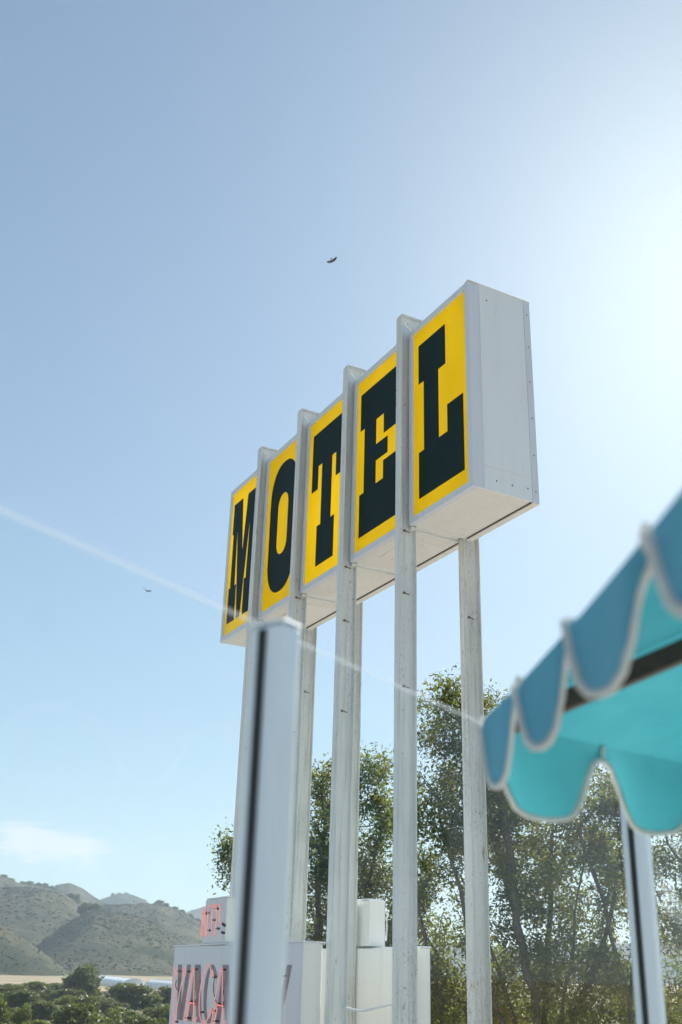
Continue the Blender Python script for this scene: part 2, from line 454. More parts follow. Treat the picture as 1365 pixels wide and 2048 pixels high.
# I-beam frames: front post, mitred top beam, rear post
BW, BD, TW, TF = .0505*S, .081*S, .009, .013
prof = []   # (across, outward)
hb, hd_ = BW/2, BD/2
prof = [(-hb, hd_), (hb, hd_), (hb, hd_-TF), (TW/2, hd_-TF), (TW/2, -hd_+TF), (hb, -hd_+TF), (hb, -hd_), (-hb, -hd_), (-hb, -hd_+TF), (-TW/2, -hd_+TF), (-TW/2, hd_-TF), (-hb, hd_-TF)]
nf, nr = -.0005*S, DEP*S+.0005*S
CF, CR = Y(0), Y(DEP)            # beam centre lines
def beam(rowA, rowB, name, k, mat=M_post):
    n = len(prof); m = MB()
    m.add(rowA+rowB, [(i, (i+1) % n, n+(i+1) % n, n+i) for i in range(n)] + [tuple(range(n-1, -1, -1)), tuple(range(n, 2*n))])
    return m.build(name, mat, sign, bevel=.003)
for k in range(1, 5):
    xc = X(PITCHS*k-.0235)
    zt = Z(1.098-.004*(k-1))-hd_        # centre line of top beam
    g = .005
    bot = 0.02
    A_ = [(xc+a, CF-b, bot) for a, b in prof]; B_ = [(xc+a, CF-b, zt+b-g) for a, b in prof]
    p_ = beam(A_, B_, 'post', k)
    A_ = [(xc+a, CF-b+g, zt+b) for a, b in prof]; B_ = [(xc+a, CR+b-g, zt+b) for a, b in prof]
    beam(A_, B_, 'top_beam', k)
    A_ = [(xc+a, CR+b, zt+b-g) for a, b in prof]; B_ = [(xc+a, CR+b, bot) for a, b in prof]
    beam(A_, B_, 'post', k, M_post2)
    for yc in (CF, CR):
        MB().box(xc-.2, xc+.2, yc-.2, yc+.2, 0, .02).build('base_plate', M_bolt, sign)
    # bolts, brackets and old tie holes on the posts
    for yc, zz in ((CF, Z(-.02)), (CF, Z(-.33+.02*k)), (CR, Z(-.36)), (CF, Z(-.72))):
        m = MB(); xs = xc+TW/2
        m.tube([(xs-.001, yc-.03, zz), (xs+.02, yc-.03, zz+.002)], .014, 6)
        m.tube([(xs+.004, yc-.025, zz), (xs+.012, yc+.045, zz-.012)], .006, 5)
        m.build('bolt', M_bolt, sign)
    m = MB(); m.box(xc+TW/2, xc+hb+.012, Y(.012), Y(.034), Z(-.018), Z(-.003)); m.build('cleat', M_post, sign, bevel=.002)

# ------------------------------------------------------------------ NO VACANCY signs
def resample(pts, n=40):
    """Catmull-Rom through points"""
    P = [Vector(q) for q in pts]; out = []
    per = max(3, n//(len(P)-1))
    for i in range(len(P)-1):
        p0 = P[max(i-1, 0)]; p1, p2 = P[i], P[i+1]; p3 = P[min(i+2, len(P)-1)]
        for j in range(per):
            t_ = j/per
            out.append(.5*((2*p1)+(-p0+p2)*t_+(2*p0-5*p1+4*p2-p3)*t_*t_+(-p0+3*p1-3*p2+p3)*t_**3))
    out.append(P[-1]); return out
VS0, VN0, VDEP = 2.564, -.148, .102
VW, VH = (2.564-1.0685)*S, 1.22
ZV = ZB-1.703*S
# letters as tube paths and painted strokes, in metres: (u across from the left, w down from the cabinet top)
Vt = [[(.33, -.40), (.335, -.33), (.29, -.30), (.245, -.335), (.33, -.95), (.365, -.985), (.40, -.95), (.60, -.33), (.645, -.298), (.69, -.33), (.665, -.41)]]
At = [[(.37, -.735), (.13, -.737), (.075, -.77), (.0, -.92), (.045, -.958), (.09, -.92), (.16, -.76)],
      [(.35, -.735), (.11, -.71), (.06, -.655), (.17, -.34), (.205, -.30), (.25, -.34), (.35, -.90), (.415, -.955), (.465, -.895)]]
Ct = [[(.40, -.345), (.365, -.395), (.33, -.37), (.27, -.26), (.19, -.235), (.08, -.31), (.0, -.46), (-.03, -.65), (.0, -.83), (.10, -.94), (.20, -.96), (.29, -.92), (.35, -.82), (.40, -.78), (.45, -.80), (.48, -.85)]]
Nt = [[(.0, -.95), (.0, -.33), (.035, -.29), (.075, -.33), (.36, -.93), (.40, -.96), (.435, -.92), (.435, -.29)]]
Yt = [[(.03, -.40), (.0, -.33), (.03, -.295), (.08, -.33), (.22, -.62), (.22, -.93), (.25, -.96), (.28, -.93), (.28, -.62), (.36, -.36), (.38, -.30)]]
word = [('v', Vt, 0.0), ('a', At, .755), ('c', Ct, 1.30), ('a', At, 1.755), ('n', Nt, 2.39), ('c', Ct, 2.93), ('y', Yt, 3.43)]
def stroke(p0, p1, w_): return [(p0[0]-w_, p0[1]), (p0[0]+w_, p0[1]), (p1[0]+w_, p1[1]), (p1[0]-w_, p1[1])]
def arc_stroke(cx, cy, rx, ry, a0, a1, wx, n=18):
    o_, i_ = [], []
    for k in range(n+1):
        a = R(a0+(a1-a0)*k/n); o_.append((cx+rx*math.cos(a), cy+ry*math.sin(a))); i_.append((cx+(rx-wx)*math.cos(a), cy+(ry-wx*.5)*math.sin(a)))
    return o_+i_[::-1]
t0, b0 = -.24, -.96
PV = [stroke((.265, t0), (.40, b0), .078), stroke((.63, t0), (.47, b0), .075)]
PA = [stroke((.17, t0), (.055, b0), .075), stroke((.21, t0), (.40, b0), .10), stroke((.22, -.68), (.22, -.76), .12)]
PC = [arc_stroke(.19, -.6, .24, .365, 35, 325, .12)]
PN = [stroke((.07, t0), (.07, b0), .07), stroke((.40, t0), (.40, b0), .07), stroke((.10, t0), (.37, b0), .07)]
PY = [stroke((.07, t0), (.23, -.66), .07), stroke((.43, t0), (.27, -.66), .07), stroke((.25, -.62), (.25, b0), .07)]
paint = {'v': PV, 'a': PA, 'c': PC, 'n': PN, 'y': PY}
def vacancy(label):
    root = empty('vacancy_sign'); tag(root, label, 'sign', 'neon vacancy signs under the motel sign')
    zb = 0.0    # root at the bottom of the cabinet, local x along face (0 = centre), y depth (0 = face)
    zt = VH; xl = -VW/2
    d = VDEP*S
    # body: rounded right and left ends
    m = MB(); pl = []
    rr = .09
    pl = [(xl, 0), (VW/2, 0)]
    for k in range(7):
        a = R(-90+90*k/6) if False else R(0+90*k/6)
        pl.append((VW/2-rr*(1-math.cos(a)), d-rr+rr*math.sin(a)))
    for k in range(7):
        a = R(90+90*k/6); pl.append((xl+rr+rr*math.cos(a), d-rr+rr*math.sin(a)))
    n = len(pl)
    m.add([(a, b+.004, zb) for a, b in pl]+[(a, b+.004, zt) for a, b in pl], [(i, (i+1) % n, n+(i+1) % n, n+i) for i in range(n)]+[tuple(range(n-1, -1, -1)), tuple(range(n, 2*n))])
    m.build('cabinet', M_vside, root, bevel=.004)
    # face sheets with a joint
    for xa, xb in ((xl, xl+.335), (xl+.338, VW/2-.9), (VW/2-.897, VW/2)):
        MB().box(xa, xb, -.002, .010, zb+.004, zt-.004).build('face_sheet', M_vface, root, bevel=.0015)
    for xa, xb, zo in ((xl-.01, xl+1.0, 0), (xl+1.005, xl+1.9, .008), (xl+1.905, VW/2+.012, 0)):
        MB().box(xa, xb, -.014, d*.5, zt+.001+zo, zt+.020+zo).build('top_flashing', M_frame, root, bevel=.002)
    MB().box(VW/2-.16, VW/2+.016, d*.5+.002, d+.02, zt+.002, zt+.018).build('top_flashing', M_vside, root, bevel=.002)
    MB().box(VW/2-.04, VW/2+.010, .012, d-.05, zt-.075, zt-.001).build('end_flashing', M_vside, root, bevel=.002)
    # painted letters under the tubes
    for nm, tb_, u0 in word:
        off = 0 if nm == 'v' else u0
        m = MB()
        for i, st in enumerate(paint[nm]): m.prism_y([(xl+off+a, zt+b) for a, b in st], -.0036-.0006*i, -.0026)
        m.build('painted_letter', M_letterpaint, root, label='faded plum letter %s painted on the face' % nm.upper())
        m = MB()
        for path in tb_:
            m.tube(resample([(xl+off+a, -.067, zt+b) for a, b in path], 44), .0068, 7)
        ne = m.build('neon_tube', M_neon, root, smooth=True, label='glowing red neon letter %s' % nm.upper())
        # glass stand-offs and end boots
        pts = [path[i] for path in tb_ for i in sorted({1, len(path)//2, len(path)-2})]
        for a, b in pts[:5]:
            m = MB(); xa = xl+off+a; z_ = zt+b
            m.tube([(xa, -.058, z_), (xa, -.002, z_)], .006, 6); m.tube([(xa, -.030, z_), (xa, -.002, z_)], .014, 7); m.tube([(xa-.014, -.06, z_), (xa+.014, -.06, z_)], .006, 5)
            m.build('tube_support', M_dark, ne)
    for (ua, wa, ub, wb) in ((1.72, -.36, 1.80, -.76), (.30, -.45, .42, -.62), (2.05, -.55, 1.98, -.75)):
        m = MB(); m.tube(resample([(xl+ua, -.05, zt+wa), (xl+ua-.06, -.03, zt+(wa+wb)/2), (xl+ub, -.012, zt+wb)], 12), .006, 5)
        m.build('cable', M_dark, root)
    # NO box
    nb0, nb1, nbz = xl+1.085, xl+1.84, .60
    nd = .085*S
    body = MB().box(nb0, nb1, .008, nd, zt+.03, zt+nbz).build('upper_cabinet', M_vside, root, bevel=.006)
    MB().box(nb0, nb1, -.002, .0075, zt+.032, zt+nbz-.002).build('upper_face', M_vface, root, bevel=.0015)
    MB().box(nb0+.06, nb1+.012, -.012, nd+.012, zt+nbz+.001, zt+nbz+.02).build('upper_flashing', M_frame, root, bevel=.002)
    NO_N = [[(1.20, .45), (1.175, .51), (1.155, .45), (1.15, .17), (1.185, .135), (1.235, .46), (1.30, .14), (1.335, .13), (1.36, .17), (1.355, .49), (1.42, .50)]]
    NO_O = [[(1.42, .50), (1.50, .505), (1.57, .51), (1.65, .45), (1.67, .33), (1.65, .19), (1.60, .115), (1.53, .18), (1.50, .33), (1.51, .43), (1.56, .50), (1.66, .52), (1.75, .50), (1.77, .42), (1.765, .31), (1.80, .27), (1.86, .255)]]
    for nm, path in (('N', NO_N), ('O', NO_O)):
        m = MB()
        for q in path: m.tube(resample([(xl+a, -.067, zt+b) for a, b in q], 50), .0068, 7)
        ne = m.build('neon_tube', M_neon, root, smooth=True, label='glowing red neon letter %s' % nm)
        for i in (2, 5, 8):
            a, b = path[0][i]; m = MB(); xa = xl+a; z_ = zt+b*.8+.06
            m.tube([(xa, -.058, z_), (xa, -.002, z_)], .006, 6); m.tube([(xa, -.034, z_), (xa, -.002, z_)], .015, 7); m.tube([(xa-.016, -.06, z_), (xa+.016, -.06, z_)], .006, 5)
            m.build('tube_support', M_dark, ne)
    m = MB(); m.tube([(xl+1.85, -.055, zt+.27), (xl+1.85, -.002, zt+.24)], .02, 7); m.tube([(xl+1.84, -.05, zt+.16), (xl+1.84, -.002, zt+.15)], .018, 7)
    m.build('tube_boot', M_dark, root)
    # arms to the posts
    for xa in (-(PITCHS*S)/2+.02, (PITCHS*S)/2+.02):
        MB().box(xa-.05, xa+.05, d+.005, d+.02, zb+.15, zb+.3).build('mounting_plate', M_post, root)
    return root
va = vacancy('neon NO VACANCY sign on the near side of the posts, letters facing the viewer')
smid = (2.564+1.0685)/2
pos = Vector((OX, OY))+ah*(smid*S)+nh*(VN0*S)
va.location = (pos.x, pos.y, ZV-VH); va.rotation_euler.z = RZ
vb = copy_tree(va)
for c_ in vb.children:
    if c_.name.startswith('neon_tube'):
        c_.material_slots[0].link = 'OBJECT'; c_.material_slots[0].material = M_tube; c_['label'] = 'unlit pale tube letter on the far face'
vb['label'] = 'blank white back of the second vacancy sign, behind the middle posts'
smid2 = smid+.012
pos = Vector((OX, OY))+ah*(smid2*S)+nh*((DEP-VN0)*S)
vb.location = (pos.x, pos.y, ZV-VH); vb.rotation_euler.z = RZ+math.pi

# conduit looping between two posts
def sgn(s, n, t_): 
    q = Vector((OX, OY))+ah*(s*S)+nh*(n*S); return Vector((q.x, q.y, ZB+t_*S))
m = MB(); cpts = [sgn(1.045, .035, -1.943), sgn(.992, .03, -1.9465), sgn(.918, .03, -1.9514), sgn(.857, .03, -1.9494), sgn(.78, .03, -1.94), sgn(.65, .03, -1.922), sgn(.53, .035, -1.915)]
m.tube(resample(cpts, 30), .014, 7)
tag(m.build('conduit', M_cab, smooth=True), 'thin white sagging cable running between the white posts low down', 'cable')

# ------------------------------------------------------------------ glass screen on the terrace
t = NT('white powder coat'); v = t.coord((1, 1, .3))
M_alu = t.done(t.pbr(t.mix(t.rng(t.noise(v, 5, 5), .3, .75), (.70, .78, .85), (.62, .70, .77)), .38, 0, None, .5))  # white coat, base colour made bluer for the reflection on the posts
t = NT('black gasket'); M_gasket = t.done(t.pbr((.012, .016, .018), .6))
t = NT('dusty screen glass'); v = t.coord((1, 1, .55), obj=False)
dust = t.mth('ADD', t.rng(t.noise(v, 1.1, 6, .6), .40, .85, .002, .036), t.rng(t.noise(v, 26, 4, .75), .62, .76, 0, .05))
lw = t.node('ShaderNodeFresnel', {'IOR': 1.45})
tr = t.node('ShaderNodeBsdfTransparent', {'Color': (.955, .985, .98, 1)}).outputs[0]
gl = t.node('ShaderNodeBsdfGlossy', {'Color': (1, 1, 1, 1), 'Roughness': .02}).outputs[0]
dd = t.node('ShaderNodeAddShader', {0: t.node('ShaderNodeBsdfDiffuse', {'Color': (.34, .38, .40, 1)}).outputs[0], 1: t.node('ShaderNodeBsdfTranslucent', {'Color': (.34, .41, .44, 1)}).outputs[0]}).outputs[0]
m1 = t.node('ShaderNodeMixShader', {0: t.mth('MULTIPLY', lw.outputs[0], .45), 1: tr, 2: gl}).outputs[0]
M_glass = t.done(t.node('ShaderNodeMixShader', {0: dust, 1: m1, 2: dd}).outputs[0])
t = NT('polished glass edge'); M_gedge = t.done(t.node('ShaderNodeMixShader', {0: .17, 1: t.node('ShaderNodeBsdfTransparent', {'Color': (.93, .95, .96, 1)}).outputs[0], 2: t.node('ShaderNodeMixShader', {0: .6, 1: t.pbr((.8, .84, .86), .12), 2: t.node('ShaderNodeBsdfTranslucent', {'Color': (.85, .88, .90, 1)}).outputs[0]}).outputs[0]}).outputs[0])
GZ0, GZ1 = FLOOR+.06, EYE+H_G
gb = g0+gd*k1
screen = tag(empty('glass_screen', (gb.x, gb.y, FLOOR), math.atan2(gd.y, gd.x)), 'clear glass wind screen with white metal posts round the terrace', 'glass screen')
PS = k2-k1; zg0, zg1 = .06, GZ1-FLOOR
PWD, Y0P, Y1P = .046, -.040, .026       # along the screen; inner and outer face across it
for i in range(-3, 5):
    x = i*PS
    p_ = MB().box(x-PWD/2, x+PWD/2, Y0P, Y1P, 0, zg1+.004).build('screen_post', M_alu, screen, bevel=.007)
    MB().box(x-PWD/2-.002, x+PWD/2+.002, Y0P-.002, Y1P+.002, zg1+.005, zg1+.010).build('post_cap', M_alu, p_, bevel=.003)
    MB().box(x-PWD/2-.004, x-PWD/2+.004, -.008, .006, .02, zg1-.004).build('gasket', M_gasket, p_)
    MB().box(x+PWD/2-.004, x+PWD/2+.004, -.008, .006, .02, zg1-.004).build('gasket', M_gasket, p_)
    if i < 4:
        xa, xb = x+PWD/2+.004, x+PS-PWD/2-.004
        m = MB(); m.add([(xa, 0, zg0), (xb, 0, zg0), (xb, 0, zg1), (xa, 0, zg1)], [(0, 1, 2, 3)])
        pane = m.build('glass_pane', M_glass, screen)
        m = MB().box(xa, xb, -.004, .004, zg1+.0005, zg1+.0045); m.build('polished_edge', M_gedge, pane)
        MB().box(xa-.003, xb+.003, -.02, .02, zg0-.05, zg0-.002).build('bottom_rail', M_alu, screen, bevel=.003)

# ------------------------------------------------------------------ patio umbrella
HU = .46
d_ = ray(970, 1437); Ac = Vector((d_.x, d_.y))*(HU/d_.z)
RU = 1.26; hdg = R(117)
uc = Ac+Vector((math.sin(hdg), math.cos(hdg)))*RU
ZR = EYE+HU-FLOOR         # rim height over the floor
RISE = RU*math.tan(R(18.6))
umb = tag(empty('patio_umbrella', (uc.x, uc.y, FLOOR)), 'turquoise scalloped patio umbrella with pale trim and dark wooden ribs', 'umbrella')
def cloth(name, c, tr=.5, cb=None):
    t = NT(name); v = t.coord(obj=False)
    wv = t.noise(v, 900, 2, .5); n2 = t.noise(v, 9, 5, .6)
    n3 = t.noise(t.coord((1, 1, .4), obj=False), 3.2, 4, .55, .6)
    cc = t.mix(t.rng(n2, .25, .75, 0, .8), c, tuple(q*.84 for q in c))
    cc = t.mix(t.rng(n3, .35, .7, 0, .5), cc, (c[0]*1.35, c[1]*1.08, c[2]*1.04)) if c[0] < .5 else cc
    d = t.node('ShaderNodeBsdfDiffuse', {'Color': cc, 'Normal': t.bump(t.mth('ADD', t.mth('MULTIPLY', wv, .05), t.noise(t.coord((1, 1, .35), obj=False), 14, 4, .6, 1.2)), .7, .012)}).outputs[0]
    tl = t.node('ShaderNodeBsdfTranslucent', {'Color': cc}).outputs[0]
    return t.done(t.node('ShaderNodeMixShader', {0: tr, 1: d, 2: tl}).outputs[0])
M_cloth = cloth('turquoise umbrella cloth', (.055, .30, .35), .36)
M_shade_cloth = cloth('umbrella cloth in shade tone', (.125, .36, .50), .40)  # same cloth, coloured bluer to paint in the shade on these valances
M_trim = cloth('pale trim', (.90, .89, .86), .5)
M_wood = plain('dark wood rib', (.085, .05, .034), .5, 0, .25, 30)
corners = []
for k in range(6):
    a = hdg+math.pi+R(60)*k
    corners.append(Vector((math.sin(a)*RU, math.cos(a)*RU, ZR)))
apex = Vector((0, 0, ZR+RISE))
NL = 4
def drop(u, e=0):   # scallop depth along an edge, u in lobes; e = 1 where the cloth hangs in narrower folds
    p_ = .5-.5*math.cos(2*math.pi*u); lo, hi = ((0., .80), (.34, 1.05))[e]
    q = min(1, max(0, (p_-lo)/(hi-lo))); q = q*q*(3-2*q)
    return .026+(.132-.014*e)*(q*.75+p_*.25 if e == 0 else q*.9+p_*.1)+.008*math.sin(u*2.3)
for k in range(6):
    c0, c1 = corners[k], corners[(k+1) % 6]
    # canopy panel with a little sag between the ribs
    N_ = 16; vs = []; fs = []
    for j in range(N_+1):
        for i in range(N_+1):
            e_ = c0.lerp(c1, i/N_); p_ = apex.lerp(e_, j/N_)
            sag = .030*math.sin(math.pi*i/N_)*(j/N_)**1.5*(1-.55*(j/N_))
            q_ = (c0+c1)/2; q_ = Vector((q_.x, q_.y, 0)).normalized()
            vs.append(p_-Vector((0, 0, sag)))
    for j in range(N_):
        for i in range(N_):
            a = j*(N_+1)+i; fs.append((a, a+N_+1, a+N_+2, a+1))
    cpn = MB().add(vs, fs).build('canopy_panel', M_cloth, umb, smooth=True)
    # valance
    nrm = ((c0+c1)/2-Vector((0, 0, ZR))); nrm.z = 0; nrm.normalize()
    NU = NL*16; vs = []; fs = []; hem = []; topl = []
    for i in range(NU+1):
        u = i/NU*NL; e_ = c0.lerp(c1, i/NU); e_ = e_-Vector((0, 0, .030*math.sin(math.pi*i/NU)*.45))
        dp = drop(u, 1 if k == 5 else 0)
        wv = .017*math.sin(u*2*math.pi+.7*k)+.006*math.sin(u*5.1+k)
        for j in range(6):
            q = j/5
            vs.append(e_-Vector((0, 0, dp*q))+nrm*(wv*q*q+.012*q))
        hem.append(vs[-1])
    for i in range(NU):
        for j in range(5):
            a = i*6+j; fs.append((a, a+1, a+7, a+6))
    va_ = MB().add(vs, fs).build('valance', M_shade_cloth if k in (5, 4, 3) else M_cloth, umb, smooth=True)
    # bound hem: flat ribbon folded over the edge
    m = MB(); pts = [Vector(h) for h in hem]; rows = []
    for i, h in enumerate(pts):
        tg = (pts[min(i+1, NU)]-pts[max(i-1, 0)]).normalized()
        up_ = nrm.cross(tg); up_ = up_ if up_.z > 0 else -up_
        rows.append([h+nrm*.0035-up_*.002, h+nrm*.0035+up_*.0085, h-nrm*.0035+up_*.0085, h-nrm*.0035-up_*.002])
    m.add([q for r_ in rows for q in r_], [(i*4+j, i*4+(j+1) % 4, i*4+4+(j+1) % 4, i*4+4+j) for i in range(NU) for j in range(4)])
    m.build('hem_trim', M_trim, va_, smooth=True)
    for i in range(0, NL):
        e_ = c0.lerp(c1, (i+.0)/NL)-Vector((0, 0, .030*math.sin(math.pi*i/NL)*.45))
        m = MB(); m.tube([e_+Vector((0, 0, -.026))+nrm*.006, e_+Vector((0, 0, -.008))+nrm*.007, e_+Vector((0, 0, .006))+nrm*.004], [.003, .007, .006], 6)
        m.build('trim_tie', M_trim, va_, smooth=True)
    # rib below the cloth
    dr = (c0-apex).normalized(); side = Vector((-dr.y, dr.x, 0)).normalized(); dn = dr.cross(side).normalized()
    if dn.z > 0: dn = -dn
    m = MB(); a0, b0_ = apex+dn*.012+dr*.06, c0+dn*.012-dr*.015
    vs = []
    for q, sc_ in ((a0, 1.1), (b0_, .85)):
        for sx, sy in ((-1, 0), (1, 0), (1, 1), (-1, 1)): vs.append(q+side*(.011*sx*sc_)+dn*(.042*sy*sc_))
    m.add(vs, [(0, 1, 2, 3), (7, 6, 5, 4), (0, 4, 5, 1), (1, 5, 6, 2), (2, 6, 7, 3), (3, 7, 4, 0)])
    m.build('rib', M_wood, umb, bevel=.003)
    m = MB(); st0 = Vector((0, 0, ZR-.22)); st1 = apex.lerp(c0, .52)+dn*.045
    m.tube([st0+(st1-st0)*.04, st1], .010, 6); m.build('strut', M_wood, umb)
MB().tube([(0, 0, .06), (0, 0, ZR+RISE+.03)], .021, 14).build('pole', M_wood, umb, smooth=True)
MB().tube([(0, 0, ZR-.27), (0, 0, ZR-.18)], .04, 14).build('runner', M_wood, umb)
MB().tube([(0, 0, ZR+RISE+.01), (0, 0, ZR+RISE+.05), (0, 0, ZR+RISE+.11)], [.045, .04, .012], 14).build('finial', M_wood, umb, smooth=True)
MB().tube([(0, 0, 0), (0, 0, .07), (0, 0, .09), (0, 0, .22)], [.28, .27, .06, .035], 24).build('base', M_alu, umb, smooth=True)

# ------------------------------------------------------------------ hills
t = NT('dry scrub hillside'); vp = t.coord(obj=False)
n1 = t.noise(vp, .010, 7, .6, 1.0); n2 = t.noise(vp, .045, 8, .7); n3 = t.noise(vp, .22, 6, .7)
c_ = t.mix(t.rng(n2, .38, .62), (.135, .118, .078), (.074, .076, .05))
c_ = t.mix(t.rng(n1, .46, .60, 0, .85), c_, (.042, .052, .034))
c_ = t.mix(t.rng(n3, .5, .68, 0, .4), c_, (.05, .055, .036))
M_hill = t.done(t.pbr(c_, .95, 0, t.bump(t.mth('ADD', n2, t.mth('MULTIPLY', n3, .4)), .6, 2.0), .0))
def foliage_mat(name, ramp, trans=.4, gloss=.25):
    t = NT(name); a = t.node('ShaderNodeAttribute', attribute_name='tint')
    cr_ = t.node('ShaderNodeValToRGB', {'Fac': a.outputs['Fac']}); e = cr_.color_ramp.elements
    while len(e) < len(ramp): e.new(.5)
    for q, (p_, c_) in zip(e, ramp): q.position = p_; q.color = (*c_, 1)
    d = t.pbr(cr_.outputs[0], .55, 0, None, gloss)
    tl = t.node('ShaderNodeBsdfTranslucent', {'Color': t.node('ShaderNodeMix', {'Factor': .38, 'A': cr_.outputs[0], 'B': (.32, .34, .045, 1)}, data_type='RGBA').outputs['Result']}).outputs[0]
    return t.done(t.node('ShaderNodeMixShader', {0: trans, 1: d, 2: tl}).outputs[0])
M_scrub = foliage_mat('scrub leaves', [(0, (.045, .054, .034)), (.5, (.06, .066, .042)), (1, (.08, .08, .05))], .1, 0)
M_oak = foliage_mat('oak leaves', [(0, (.04, .062, .022)), (.6, (.068, .10, .033)), (1, (.11, .14, .042))], .35)
M_oak2 = foliage_mat('pale willow leaves', [(0, (.07, .105, .025)), (.6, (.11, .15, .035)), (1, (.16, .19, .05))], .35)
M_bark = plain('grey brown bark', (.12, .10, .08), .9, 0, .3, 9)

ICO_V = []; 
def ico():
    g = (1+5**.5)/2
    v = np.array([(-1,g,0),(1,g,0),(-1,-g,0),(1,-g,0),(0,-1,g),(0,1,g),(0,-1,-g),(0,1,-g),(g,0,-1),(g,0,1),(-g,0,-1),(-g,0,1)], float)/math.hypot(1, g)
    f = np.array([(0,11,5),(0,5,1),(0,1,7),(0,7,10),(0,10,11),(1,5,9),(5,11,4),(11,10,2),(10,7,6),(7,1,8),(3,9,4),(3,4,2),(3,2,6),(3,6,8),(3,8,9),(4,9,5),(2,4,11),(6,2,10),(8,6,7),(9,8,1)])
    return v, f
IV, IF = ico()
def ridge(name, pts, dist, front, back, label, bushes=0, seed=0, amp=1.0, bsize=1.5, ext=True):
    """a real ridge: crest line at its distance, slopes falling to the plain in front and behind"""
    xs = np.array([q[0] for q in pts], float); ys = np.array([q[1] for q in pts], float)
    NU_, NV_ = 110, 46
    us = np.linspace(xs[0], xs[-1], NU_)
    # smooth interpolation of the crest
    yi = np.interp(us, xs, ys); ker = np.array([1, 2, 3, 2, 1.])/9
    yi = np.convolve(np.pad(yi, 2, mode='edge'), ker, 'valid')
    P = np.zeros((NU_, NV_, 3))
    for i in range(NU_):
        c = at(us[i], yi[i], dist); rad = Vector((c.x, c.y)).normalized()
        for j in range(NV_):
            q = j/(NV_-1)*2-1           # -1 front foot .. 1 back foot
            off = q*(front if q < 0 else back)
            x, y = c.x+rad.x*off, c.y+rad.y*off
            base = g_at(x, y)-4
            pr = math.cos(q*math.pi/2); pr = pr**(1.15 if q < 0 else 1.3)
            hgt = c.z-base
            gul = mnoise.fractal((x*.011+seed, y*.005, seed*1.3), 1.0, 2.1, 5)
            gul2 = mnoise.fractal((x*.05+seed, y*.03, seed*2.3), 1.0, 2.1, 4)
            z = base+hgt*pr+(gul*7.5+gul2*.6)*amp*(1-abs(q))**.5*min(1, abs(q)*3.2)*min(1, hgt/40)
            z += gul2*.3*amp*min(1, hgt/40)
            P[i, j] = (x, y, z)
    V = P.reshape(-1, 3); idx = np.arange(NU_*NV_).reshape(NU_, NV_)
    F = np.stack([idx[:-1, :-1], idx[1:, :-1], idx[1:, 1:], idx[:-1, 1:]], -1).reshape(-1, 4)
    o = npmesh(name, V, F, M_hill, smooth=True); tag(o, label, kind='structure')
    if bushes:
        bushes = int(bushes*1.5)
        rg = np.random.default_rng(seed+5)
        iu = rg.random(bushes)*(NU_-1.01); jv = (.06+.46*rg.random(bushes))*(NV_-1)
        i0, j0 = iu.astype(int), jv.astype(int); fu, fv = (iu-i0)[:, None], (jv-j0)[:, None]
        C = (P[i0, j0]*(1-fu)+P[i0+1, j0]*fu)*(1-fv)+(P[i0, j0+1]*(1-fu)+P[i0+1, j0+1]*fu)*fv
        dens = np.array([mnoise.noise((c[0]*.012, c[1]*.012, seed)) for c in C])
        keep = dens+rg.normal(0, .25, bushes) > -.12; C = C[keep]; n = len(C)
        sz = .34*bsize*np.exp(rg.normal(0, .4, n))
        jit = 1+rg.normal(0, .16, (n, 12, 1))
        VV = C[:, None, :]+IV[None]*jit*sz[:, None, None]*np.array([1.3, 1.3, .6])
        FF = IF[None]+(np.arange(n)*12)[:, None, None]
        b = npmesh('scrub', VV.reshape(-1, 3), FF.reshape(-1, 3), M_scrub, None, np.repeat(rg.random(n), 12), smooth=True)
        tag(b, 'low scrub bushes dotted over ' + label, kind='stuff')
    return P
RD = {}
RD[1] = ridge('hill', [(-260, 1800), (-160, 1815), (-60, 1832), (0, 1850), (50, 1876), (100, 1915), (140, 1944), (175, 1962)], 700, 120, 260, 'the small dry hill at the lower left edge', 2600, 1, .7, 1.0)
RD[2] = ridge('hill', [(20, 1935), (60, 1905), (100, 1873), (150, 1838), (190, 1821), (240, 1827), (290, 1839), (330, 1862), (370, 1891), (410, 1926), (455, 1962)], 900, 230, 300, 'the big round dry hill in the middle', 5200, 2, .8, 1.3)
RD[3] = ridge('hill', [(-300, 1745), (-150, 1762), (-50, 1770), (0, 1777), (70, 1775), (130, 1795), (170, 1815), (210, 1840), (250, 1890), (290, 1950)], 1150, 330, 300, 'the long brown hill at the left', 4200, 3, 1.6, 1.9)
RD[4] = ridge('hill', [(-300, 1700), (-100, 1728), (0, 1752), (40, 1768), (80, 1773), (110, 1779), (150, 1800), (220, 1850)], 1400, 260, 300, 'the wooded ridge behind the left hill', 1500, 4, 1.2, 2.4)
RD[5] = ridge('hill', [(60, 1840), (90, 1792), (115, 1771), (140, 1767), (165, 1778), (195, 1799), (225, 1815), (260, 1850)], 1700, 260, 300, 'the smooth rounded hilltop behind the ridge', 500, 5, .4, 1.8)
RD[6] = ridge('hill', [(130, 1850), (180, 1806), (215, 1795), (240, 1788), (265, 1790), (290, 1801), (330, 1830), (380, 1870)], 2200, 260, 300, 'the pale far hilltop in the gap', 500, 6, .5, 2.5)
RD[7] = ridge('hill', [(150, 1830), (190, 1816), (230, 1812), (270, 1814), (320, 1810), (350, 1820), (380, 1833), (410, 1851), (450, 1880), (500, 1912), (560, 1940)], 1250, 300, 300, 'the dark wooded slope at the right of the hills', 2600, 7, 1.6, 2.2)
